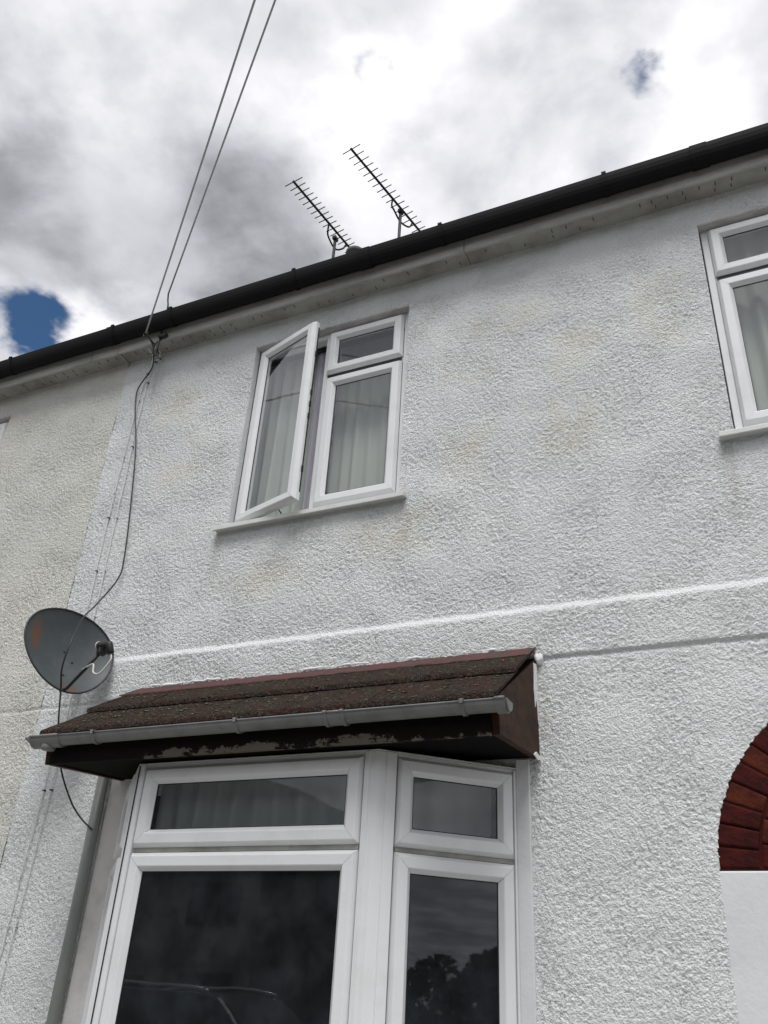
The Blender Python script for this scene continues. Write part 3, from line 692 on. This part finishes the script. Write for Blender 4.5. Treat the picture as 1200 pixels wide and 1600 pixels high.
mm = MB(); A = [(-.552+.0350*math.cos(math.pi*i/n), 2.520-.0367*math.sin(math.pi*i/n)) for i in range(n+1)]
k0 = mm.verts([(-2.956, a, z) for a, z in A]); k1 = mm.verts([(-2.995, -.556+(a+.556)*.8, 2.521+(z-2.520)*.25) for a, z in A])
for i in range(n): mm.f.append((k0+i, k0+i+1, k1+i+1, k1+i))
mm.f.append(tuple(k1+i for i in range(n+1))); mm.build('gutter_stop_end', M_grey, gut)
# filler and stray white paint at the right end
def lump(name, c, r, m_, par, seedv, sq=(1, 1, 1)):
    q = random.Random(seedv); m = MB(); N, K = 10, 8; V = []
    for i in range(N+1):
        th = math.pi*i/N
        for j in range(K*2):
            ph = math.pi*j/K; k = r*(1+.22*math.sin(3*ph+seedv)*math.sin(2*th)+q.uniform(-.06, .06))
            V.append((c[0]+k*sq[0]*math.sin(th)*math.cos(ph), c[1]+k*sq[1]*math.sin(th)*math.sin(ph), c[2]+k*sq[2]*math.cos(th)))
    n0 = m.verts(V)
    for i in range(N):
        for j in range(K*2): m.smooth.add(len(m.f)); m.f.append((n0+i*2*K+j, n0+i*2*K+(j+1) % (2*K), n0+(i+1)*2*K+(j+1) % (2*K), n0+(i+1)*2*K+j))
    return m.build(name, m_, par)
lump('filler_lump', (-.874, -.004, 2.866), .020, M_filler, cz, 3, (1, .8, 1.15))
m = MB(); m.prism([(-.052, 2.835), (-.006, 2.845), (-.006, 2.60), (-.016, 2.66), (-.022, 2.70), (-.045, 2.655), (-.056, 2.72), (-.05, 2.78)], 0, CX1+.0005, CX1+.003); m.build('paint_splash', M_filler, cz)
m = MB(); m.prism([(-.09, 2.458), (-.06, 2.475), (-.02, 2.47), (.0, 2.462), (-.04, 2.449)], 0, CX1+.0005, CX1+.005); m.build('paint_splash', M_filler, cz)
r = random.Random(12); m = MB(); x = -2.93
while x < -.9:
    x2 = x + r.uniform(.08, .5)
    m.tube([(x+(x2-x)*i/10, -.004+r.uniform(-.002, .002), rp(0)+.056+r.uniform(-.004, .004)) for i in range(11)], [.003]+[r.uniform(.004, .010) for _ in range(9)]+[.003], 7); x = x2 + r.uniform(0, .05)
m.v = [(min(v[0], -.875), v[1], v[2]) for v in m.v]; m.build('filler_bead', M_filler, cz)
# lichen and moss dotted on the shingles
r = random.Random(3); m = MB(); m2 = MB()
def dab(m, x, y, z, s, flat=.35):
    k = 6; n0 = m.verts([(x+s*math.cos(6.283*i/k)*r.uniform(.7, 1.3)*1.5, y+s*.8*math.sin(6.283*i/k)*r.uniform(.7, 1.3), z+.8*s*math.sin(6.283*i/k)*.6*0) for i in range(k)] + [(x, y, z+s*flat)])
    for i in range(k): m.f.append((n0+i, n0+(i+1) % k, n0+k))
for i in range(70):
    x = -2.8+1.9*r.random()**1.5; y = r.choice((r.uniform(-.53, -.33), r.uniform(-.53, -.33), r.uniform(-.28, -.1))); dab(m, x, y, rp(y, .0245 if y < -.318 else .0475), r.uniform(.0035, .0085))
for i in range(520):
    x = r.uniform(-2.9, -.9); y = r.uniform(-.555, -.07); dab(m2, x, y, rp(y, .020 if y < -.318 else .043), r.uniform(.003, .009), .8)
tag(m.build('lichen', M_moss, cz), kind='stuff'); tag(m2.build('moss', M_moss2, cz), kind='stuff')

# ---- downpipe
dp = empty('downpipe', (-2.945, -.085, 0), house)
m = MB(); m.tube([(-3.002, -.046, 2.56), (-2.998, -.046, 2.0), (-2.994, -.046, 0)], .027, 20); m.build('pipe', M_pipe, dp)
for z in (1.15, .2):
    m = MB(); m.lathe((-2.996, -.046, z), (0, 0, 1), [(.027, 0), (.031, .003), (.031, .04), (.027, .043)], 20); m.build('pipe_clip', M_pipe, dp)

# ---- porch: arch of bricks, smooth piers, recess
arch = empty('porch_arch', (.35, 0, 2.06), house)
m = MB(); n = 40
def arcpoly(r0, r1):
    A = [(AC[0]+r1*math.cos(math.pi*i/n), AC[1]+r1*math.sin(math.pi*i/n)) for i in range(n+1)]; B = [(AC[0]+r0*math.cos(math.pi*i/n), AC[1]+r0*math.sin(math.pi*i/n)) for i in range(n+1)][::-1]; return A+B
A = arcpoly(.36, .640); k = len(A)//2
for i in range(k-1):
    q = [A[i], A[i+1], A[2*k-2-i], A[2*k-1-i]]; m.prism(q, 1, .0045, .22)
M_abrick = stained('dark_red_brick_paint', (.062, .0065, .0045), (.028, .004, .0035), 16, .38, .66, .85, bump=(70, .8, .006))
M_abrick2 = stained('orange_brick_paint', (.088, .018, .008), (.045, .007, .005), 18, .38, .66, .85, bump=(70, .8, .006))
m.build('mortar', mat('painted_mortar', (.042, .005, .004), .9, bump=(80, .7, .004), spec=.2), arch)
base(M_abrick).inputs['Specular IOR Level'].default_value = .2; base(M_abrick2).inputs['Specular IOR Level'].default_value = .2
meshes = {}
for ring_i, (r0, r1, off) in enumerate(((.498, .628, 0), (.362, .490, .5))):
    nb = 26 if ring_i == 0 else 19
    for i in range(nb):
        a = math.pi*(i+.5)/nb; q = random.Random(ring_i*100+i); key = (ring_i, q.randrange(4), q.random() < .3)
        if key not in meshes:
            t = random.Random(str(key)); hw0 = (math.pi*r0/nb)/2-.0018; hw1 = (math.pi*r1/nb)/2-.0018; b2 = MB()
            J = lambda: t.uniform(-.0015, .0015)
            V = [(x, y, z) for (x, w_) in ((r0, hw0), (r1, hw1)) for z in (-w_, w_) for y in (0, .1)]
            n0 = b2.verts([(v[0]+J(), v[1]+J(), v[2]+J()) for v in V])
            for f in ((0,1,3,2),(4,6,7,5),(0,4,5,1),(2,3,7,6),(0,2,6,4),(1,5,7,3)): b2.f.append(tuple(n0+u for u in f))
            me = bpy.data.meshes.new('brick'); me.from_pydata(b2.v, [], b2.f); bm_fix(me); me.materials.append(M_abrick2 if key[2] else M_abrick); meshes[key] = me
        o = bpy.data.objects.new('brick', meshes[key]); COL.objects.link(o); attach(o, arch)
        o.location = (AC[0], -.001+q.uniform(-.003, .003), AC[1]+.002); o.rotation_euler = (0, -a, 0)
        bv = o.modifiers.new('bevel', 'BEVEL'); bv.width = .007; bv.segments = 2
for x0, x1 in ((-.288, -.012), (.712, .988)):
    m = MB(); m.box(x0, x1, -.0005, .9, -.1, 2.057); m.build('porch_pier', M_render, house, .006)
room(-.012, .712, .05, 1.0, -.1, 2.45, M_render, house, 'porch_recess')
m = MB(); m.box(.0, .70, .9, .95, 0, 2.05); dr = m.build('front_door', mat('dark_door_paint', (.05, .02, .018), .4), house)
for z0, z1 in ((.25, .95), (1.1, 1.85)):
    for x0, x1 in ((.1, .32), (.38, .6)): m = MB(); m.box(x0, x1, .885, .905, z0, z1); m.build('door_panel', M_brown, dr, .006)
m = MB(); m.lathe((.06, .9, 1.0), (0, -1, 0), [(.01, 0), (.01, .04), (.025, .05), (.025, .07), (.01, .08)], 14); m.build('door_knob', M_alloy, dr)

# ------------------------------------------------------------------ cables on the wall
def spline(pts, k=8):
    P = [Vector(p) for p in pts]; out = []
    for i in range(len(P)-1):
        p0 = P[max(i-1, 0)]; p1 = P[i]; p2 = P[i+1]; p3 = P[min(i+2, len(P)-1)]
        for j in range(k):
            t = j/k; out.append(.5*((2*p1)+(p2-p0)*t+(2*p0-5*p1+4*p2-p3)*t*t+(3*p1-p0-3*p2+p3)*t**3))
    out.append(P[-1]); return out
m = MB(); m.tube(spline([(-3.245, -.128, 5.200), (-3.262, -.13, 5.143), (-3.30, -.065, 5.053), (-3.421, -.022, 4.945), (-3.402, -.022, 4.777), (-3.320, -.024, 4.465), (-3.252, -.024, 4.045),
    (-3.211, -.024, 3.705), (-3.211, -.034, 3.561), (-3.259, -.10, 3.384), (-3.172, -.25, 3.238), (-3.085, -.37, 3.065), (-3.088, -.385, 2.918), (-3.112, -.335, 2.819), (-3.104, -.30, 2.642),
    (-3.112, -.22, 2.484), (-3.106, -.12, 2.359), (-3.06, -.085, 2.29), (-3.00, -.075, 2.245), (-2.985, -.07, 2.235)]), .0042, 8)
tag(m.build('loose_cable', M_cable), 'loose black cable hanging from the eaves, across the dish and down behind the bay canopy', 'cable')
for k, (pts, lab) in enumerate((([(-3.28, -.10, 5.19), (-3.292, -.03, 5.16), (-3.362, -.013, 5.03), (-3.356, -.013, 4.05), (-3.342, -.013, 3.4), (-3.35, -.028, 3.0), (-3.352, -.013, 2.5), (-3.38, -.013, 1.4)], 'painted over cable clipped to the white wall, nearer the window'),
        ([(-3.335, -.10, 5.19), (-3.345, -.03, 5.15), (-3.40, -.013, 4.9), (-3.415, -.013, 4.05), (-3.402, -.013, 3.4), (-3.40, -.028, 3.0), (-3.40, -.013, 2.5), (-3.43, -.013, 1.4)], 'painted over cable clipped to the white wall, nearer the cream house'))):
    root = empty('painted_cable', (-3.37-.04*k, -.01, 3.3)); tag(root, lab, 'cable', 'painted cables on the wall')
    m = MB(); sp_ = spline(pts, 14); q = random.Random(k); sp_ = [p + Vector((q.uniform(-.0015, .0015), q.uniform(-.002, .002), 0)) for p in sp_]; m.tube(sp_, .0034, 6); m.build('sheath', M_pcable, root)
    for i in range(13):
        p = sp_[8+i*7] if 8+i*7 < len(sp_) else None
        if p is not None: m = MB(); m.box(p.x-.007, p.x+.006, p.y-.004, p.y+.012, p.z-.003, p.z+.004); m.build('cable_clip', M_cable if q.random() < .45 else M_pcable, root, .001)

# overhead wires
poleP = Vector((16.6, -17.2, 7.6))
def sag(a, b, s, n=60): return [Vector(a).lerp(Vector(b), i/n) - Vector((0, 0, s*4*(i/n)*(1-i/n))) for i in range(n+1)]
S1 = Vector((-3.265, -.22, 5.203)); d1 = Vector((1.165, -1, .15))
S2 = Vector((-3.202, -.175, 5.555)); d2 = Vector((1.203, -1, .15))
w1 = S1 + d1*17; w2 = S2 + d2*17
root = empty('telephone_wire', S1); tag(root, 'overhead wire from the lower left eye on the fascia up over the street', 'wire', 'overhead telephone wires')
m = MB(); m.tube(sag(S1, w1, 0.0), .0052, 8); m.build('strand', M_wire, root)
m = MB(); m.tube([S1 + Vector((.016*math.cos(t), 0, .016*math.sin(t)-.012)) for t in [6.283*i/16 for i in range(16)]], .004, 6, closed=True); m.tube([S1+Vector((0, 0, -.01)), S1+Vector((0, .10, -.02))], .005, 6); m.tube(spline([S1, S1+Vector((.012, .07, -.05)), S1+Vector((.02, .095, -.12)), (-3.25, -.11, 5.20)], 6), .004, 6); m.build('hook', M_metal, root)
root = empty('telephone_wire', S2); tag(root, 'overhead wire that bends down behind the gutter, right of the other wire', 'wire', 'overhead telephone wires')
m = MB(); m.tube(list(reversed(sag(S2, w2, 0.0))), .0052, 8); m.build('strand', M_wire, root); m = MB(); m.tube(spline([S2, (-3.199, -.168, 5.50), (-3.194, -.16, 5.442), (-3.222, -.135, 5.30), (-3.226, -.13, 5.212), (-3.228, -.13, 5.133), (-3.235, -.10, 5.12)], 6), .0052, 8); m.build('tail', M_cable, root)
m = MB(); m.box(-3.232, -3.17, -.150, -.124, 5.215, 5.238); m.build('hook', M_gasket, root, .003)

# ------------------------------------------------------------------ satellite dish
az, el = R(-19.1), R(14.8); DC = Vector((-3.188, -.268, 3.055))
dish = empty('satellite_dish', DC); dish.rotation_euler = (0, -el, 0); dish.rotation_mode = 'XYZ'
Md = Matrix.Rotation(az, 4, 'Z') @ Matrix.Rotation(-el, 4, 'Y'); dish.rotation_euler = Md.to_euler()
tag(dish, 'small dark grey satellite dish with a rust patch, on the wall beside the canopy', 'satellite dish')
def dchild(m, name, m_, bevel=0):
    o = m.build(name, m_, None, bevel); o.parent = dish; return o
W_, H_, K_ = .240, .231, .139
m = MB(); NR, NA = 14, 72
def dpt(r, t, dx=0): return (-.055*(1-r*r) + dx, W_*math.cos(t)*(1+K_*math.sin(t)*r)*r, H_*math.sin(t)*r)
for side, dx in ((0, 0), (1, -.004)):
    n0 = m.verts([dpt(i/NR, 2*math.pi*j/NA, dx) for i in range(1, NR+1) for j in range(NA)]); c0 = m.verts([dpt(0, 0, dx)])
    for i in range(NR-1):
        for j in range(NA): m.smooth.add(len(m.f)); m.f.append((n0+i*NA+j, n0+i*NA+(j+1) % NA, n0+(i+1)*NA+(j+1) % NA, n0+(i+1)*NA+j))
    for j in range(NA): m.smooth.add(len(m.f)); m.f.append((c0, n0+j, n0+(j+1) % NA))
dchild(m, 'reflector', M_dish)
m = MB(); m.tube([dpt(1, 2*math.pi*j/NA, .0) for j in range(NA)], .0048, 8, closed=True); dchild(m, 'rim', mat('rim_black', (.02, .022, .024), .5))
for y, z in ((.0, .02), (.0, -.12), (.045, -.03)):
    rr_ = math.sqrt((y/W_)**2+(z/H_)**2); m = MB(); m.lathe((-.055*(1-rr_**2)-.001, y, z), (1, 0, 0), [(.006, 0), (.006, .003), (.003, .005)], 10); dchild(m, 'bolt', M_gasket)
# arm from the foot of the dish to the feed
tip = Vector((.255, .045, -.085))
m = MB(); m.tube([(-.03, -.01, -.215), (.02, -.005, -.225), (.12, .015, -.175), (.225, .04, -.115)], .0075, 10); arm = dchild(m, 'arm', M_gasket)
m = MB(); m.tube([(.225, .04, -.115), tip], .011, 10); m.box(.215, .245, .022, .062, -.125, -.098); dchild(m, 'feed_bracket', M_gasket, .002)
fdir = (Vector((-.02, 0, 0.0)) - tip).normalized()
m = MB(); m.lathe(tip + fdir*.045, -fdir, [(.022, 0), (.022, .02), (.019, .025), (.016, .06), (.016, .075)], 20); m.lathe(tip-fdir*.028, (0, .25, -1), [(.016, -.01), (.018, .0), (.018, .045), (.014, .05)], 16); lnb = dchild(m, 'feed_horn', M_gasket)
m = MB(); m.lathe(tip + fdir*.0475, -fdir, [(.0235, 0), (.0235, .005), (.018, .0055)], 20); dchild(m, 'feed_cap', M_wcable)
a0 = tip - fdir*.03 + Vector((0, .012, -.05))
m = MB(); m.tube(spline([a0, a0+Vector((0, .0, -.035)), a0+Vector((-.05, -.02, -.085)), a0+Vector((-.085, -.035, -.07)), a0+Vector((-.095, -.035, -.02)), (.12, .012, -.165)], 8), .0042, 8); dchild(m, 'feed_cable', M_wcable)
# wall bracket behind
m = MB(); Mi = Md.inverted()
def loc(p): return Mi @ (Vector(p) - DC)
m.tube([loc((-3.30, -.20, 3.06)), loc((-3.32, -.12, 3.0)), loc((-3.32, -.005, 2.99))], .014, 10); dchild(m, 'wall_bracket', M_gasket)

# ------------------------------------------------------------------ aerials
def aerial(bx0, bx1, mast, z, label, loopy):
    root = empty('tv_aerial', (mast[0], mast[1], 8.2)); tag(root, label, 'aerial', 'tv aerials behind the roof')
    A = Vector((*bx0, z)); B = Vector((*bx1, z)); d = (B-A).normalized(); e = Vector((d.y, -d.x, 0))
    m = MB(); m.tube([A, B], .0145, 6); m.build('boom', M_metal, root)
    n = 16
    for i in range(n):
        c = A.lerp(B, (i+.15)/(n-.4)); L = .098 - .010*(i/n)
        if i == 0: L = .112
        m = MB(); t = Vector((0, 0, random.uniform(-.004, .004))); m.tube([c-e*L-t, c+e*L+t], .0058, 6); m.build('director', M_metal, root)
    mp = Vector((mast[0], mast[1], z)); m = MB(); m.tube([(mp.x, mp.y, 7.7), (mp.x, mp.y, z+.0)], .017, 10); m.build('mast', M_metal, root)
    m = MB(); m.box(mp.x-.022, mp.x+.022, mp.y-.035, mp.y+.035, z-.035, z+.01); m.build('clamp', M_metal, root, .003)
    m = MB(); h = mp - Vector((0, 0, .02)); down = Vector((-.03, 0, -.10))
    m.tube(spline([A.lerp(B, .58), A.lerp(B, .60)+down*.75, h+down*.5-d*.1, h+down*.9+d*.05, A.lerp(B, .86)+down*.85, A.lerp(B, .88)], 8), .010, 8); m.build('feed_loop', M_metal, root)
aerial((-3.083, 1.672), (-2.835, 2.945), (-2.926, 2.598), 9.2, 'larger tv aerial on the right, its mast behind the gutter', 1)
aerial((-3.736, 1.669), (-3.580, 2.770), (-3.676, 2.517), 9.0, 'smaller tv aerial on the left, behind the roof gutter', 1)

# ------------------------------------------------------------------ across the street (seen in the glass)
def far_house(cx, seed, label):
    q = random.Random(seed); root = empty('semi_detached_house', (cx, -22, 0)); tag(root, label, 'house', 'houses across the street')
    wm = M_brickface if seed % 3 == 0 else M_farwall
    m = MB(); m.box(cx-4.2, cx+4.2, -28, -21, -.1, 5.2); m.build('wall', wm, root)
    m = MB(); m.prism([(cx-4.5, 5.2), (cx, 8.3), (cx+4.5, 5.2)] if seed % 2 else [(cx-4.5, 5.2), (cx-3.2, 8.0), (cx+3.2, 8.0), (cx+4.5, 5.2)], 1, -28.3, -20.7); m.build('roof', M_roofslate, root)
    m = MB(); m.box(cx-.5, cx+.5, -25, -24.3, 7.4, 9.1); m.build('chimney', M_brickface, root)
    for x in (-2.6, 2.6):
        for z0, z1 in ((.9, 2.2), (3.4, 4.6)):
            m = MB(); F = planeF((cx+x-.9, -21, 0), (1, 0, 0), (0, 1, 0)); m.ring(F, 0, 1.8, z0, z1, [(0, 0), (0, .04), (.07, .04), (.07, .0)]); m.bx(F, .87, .93, z0, z1, 0, .035); wdw = m.build('window', M_brickface, root)
            m = MB(); m.quad([F(.05, z0+.05, .012), F(1.75, z0+.05, .012), F(1.75, z1-.05, .012), F(.05, z1-.05, .012)]); m.build('pane', M_winshade, wdw)
    m = MB(); m.box(cx-.45, cx+.45, -21, -20.95, 0, 2.05); m.build('door', M_brown, root)
kinds = ['brick house with a gabled roof across the street', 'rendered house with a gable facing the street, opposite side']
for i, cx in enumerate((-38, -28.5, -19, -9.5, 0, 9.5, 19)):
    far_house(cx, i, ['brick', 'grey pebbledash', 'brown pebbledash'][i % 3] + (' house with a pointed gable' if i % 2 else ' house with a hipped roof') + ', number %s along the far side of the street' % ['one', 'two', 'three', 'four', 'five', 'six', 'seven', 'eight', 'nine'][i])

# telegraph pole carrying the wires
pl = empty('telegraph_pole', (w1.x, w1.y, 0)); tag(pl, 'wooden telegraph pole across the street where both overhead wires end', 'pole')
m = MB(); m.tube([(w1.x, w1.y, -.1), (w1.x, w1.y, 8.6)], [.15, .11], 14); m.build('shaft', M_bark, pl); m = MB(); m.box(w1.x-.25, w1.x+.5, w1.y-.05, w1.y+.05, 7.95, 8.05); m.build('crossarm', M_bark, pl)

# a belt of trees closing the street
m = MB(); q = random.Random(4)
for j in range(46):
    x = 78 + q.uniform(-6, 10); y = -74 + j*2.0; h = q.uniform(5.6, 6.3)+.5*math.sin(j*.4)
    for i in range(260):
        z = q.uniform(-.2, h); rr_ = 3.4*math.sqrt(max(.05, 1-(z/h)**2)); a = q.uniform(0, 6.28); c = Vector((x+math.cos(a)*rr_*q.random(), y+math.sin(a)*rr_, z)); u = Vector((q.gauss(0, 1), q.gauss(0, 1), q.gauss(0, 1))).normalized()*.5; v = u.cross(Vector((q.gauss(0, 1), q.gauss(0, 1), 1))).normalized()*.4
        m.quad([c-u, c+v, c+u, c-v])
tag(m.build('distant_wood', M_leaf), 'distant belt of trees closing the far end of the street', kind='stuff')

# parked car behind the photographer (its roof shows in the bay glass)
def car(cx, cy):
    root = empty('parked_car', (cx, cy, 0)); tag(root, 'dark parked car at the near kerb, reflected in the bay window', 'car')
    g = -.10; hw = .88
    def shell(prof, w0, w1, name, m_, bev=.03):
        m = MB(); k = len(prof); V = []
        for s in (-1, 1): V += [(cx+p[0], cy+s*(w0 if p[1] < 1.0 else w1), g+p[1]) for p in prof]
        n0 = m.verts(V)
        for i in range(k): m.f.append((n0+i, n0+(i+1) % k, n0+k+(i+1) % k, n0+k+i))
        m.f.append(tuple(n0+i for i in range(k))); m.f.append(tuple(n0+k+i for i in range(k))[::-1]); return m.build(name, m_, root, bev)
    shell([(-2.15, .3), (-2.2, .75), (-2.1, 1.0), (-1.6, 1.05), (.9, 1.05), (1.9, .92), (2.2, .75), (2.2, .3)], hw, hw, 'body', M_carpaint, .06)
    shell([(-2.05, .995), (-1.75, 1.62), (-1.4, 1.72), (.0, 1.74), (.35, 1.70), (1.2, .995)], .87, .70, 'cabin', M_carpaint, .05)
    for s in (-1, 1):
        m = MB(); P_ = [(-1.7, 1.08), (-1.5, 1.60), (-.45, 1.64), (-.45, 1.08)]; Q = [(-.38, 1.08), (-.38, 1.64), (.15, 1.62), (.85, 1.08)]
        for poly in (P_, Q): m.quad([(cx+p[0], cy+s*(.845-(p[1]-1.08)*.19), g+p[1]) for p in poly])
        m.build('side_window', M_winshade, root)
        m = MB(); m.tube([(cx+a, cy+s*.72, g+z) for a, z in ((-1.6, 1.70), (-1.2, 1.78), (-.1, 1.79), (.25, 1.74))], .02, 8); m.build('roof_rail', M_trim, root)
        m = MB(); m.box(cx+2.1, cx+2.22, cy+s*.62-.16, cy+s*.62+.16, g+.62, g+.80); m.build('headlight', M_lamp, root, .02)
        m = MB(); m.box(cx-2.22, cx-2.12, cy+s*.7-.1, cy+s*.7+.1, g+.7, g+.98); m.build('tail_light', M_rlamp, root, .02)
        m = MB(); m.box(cx+.75, cx+.88, cy+s*.95-.09, cy+s*.95+.09, g+1.05, g+1.2); m.build('mirror', M_carpaint, root, .02)
        for x in (-1.35, 1.35):
            m = MB(); m.lathe((cx+x, cy+s*.70, g+.33), (0, s, 0), [(.22, 0), (.33, .02), (.33, .19), (.23, .2)], 28); wh = m.build('wheel', M_tyre, root)
            m = MB(); m.lathe((cx+x, cy+s*.885, g+.33), (0, s, 0), [(.21, 0), (.20, .012), (.05, .02)], 14); m.build('rim', M_alloy, wh)
    m = MB(); m.quad([(cx+.40, cy-.62, g+1.67), (cx+.40, cy+.62, g+1.67), (cx+1.17, cy+.78, g+1.03), (cx+1.17, cy-.78, g+1.03)]); m.build('windscreen', M_winshade, root)
car(-6.3, -7.0)
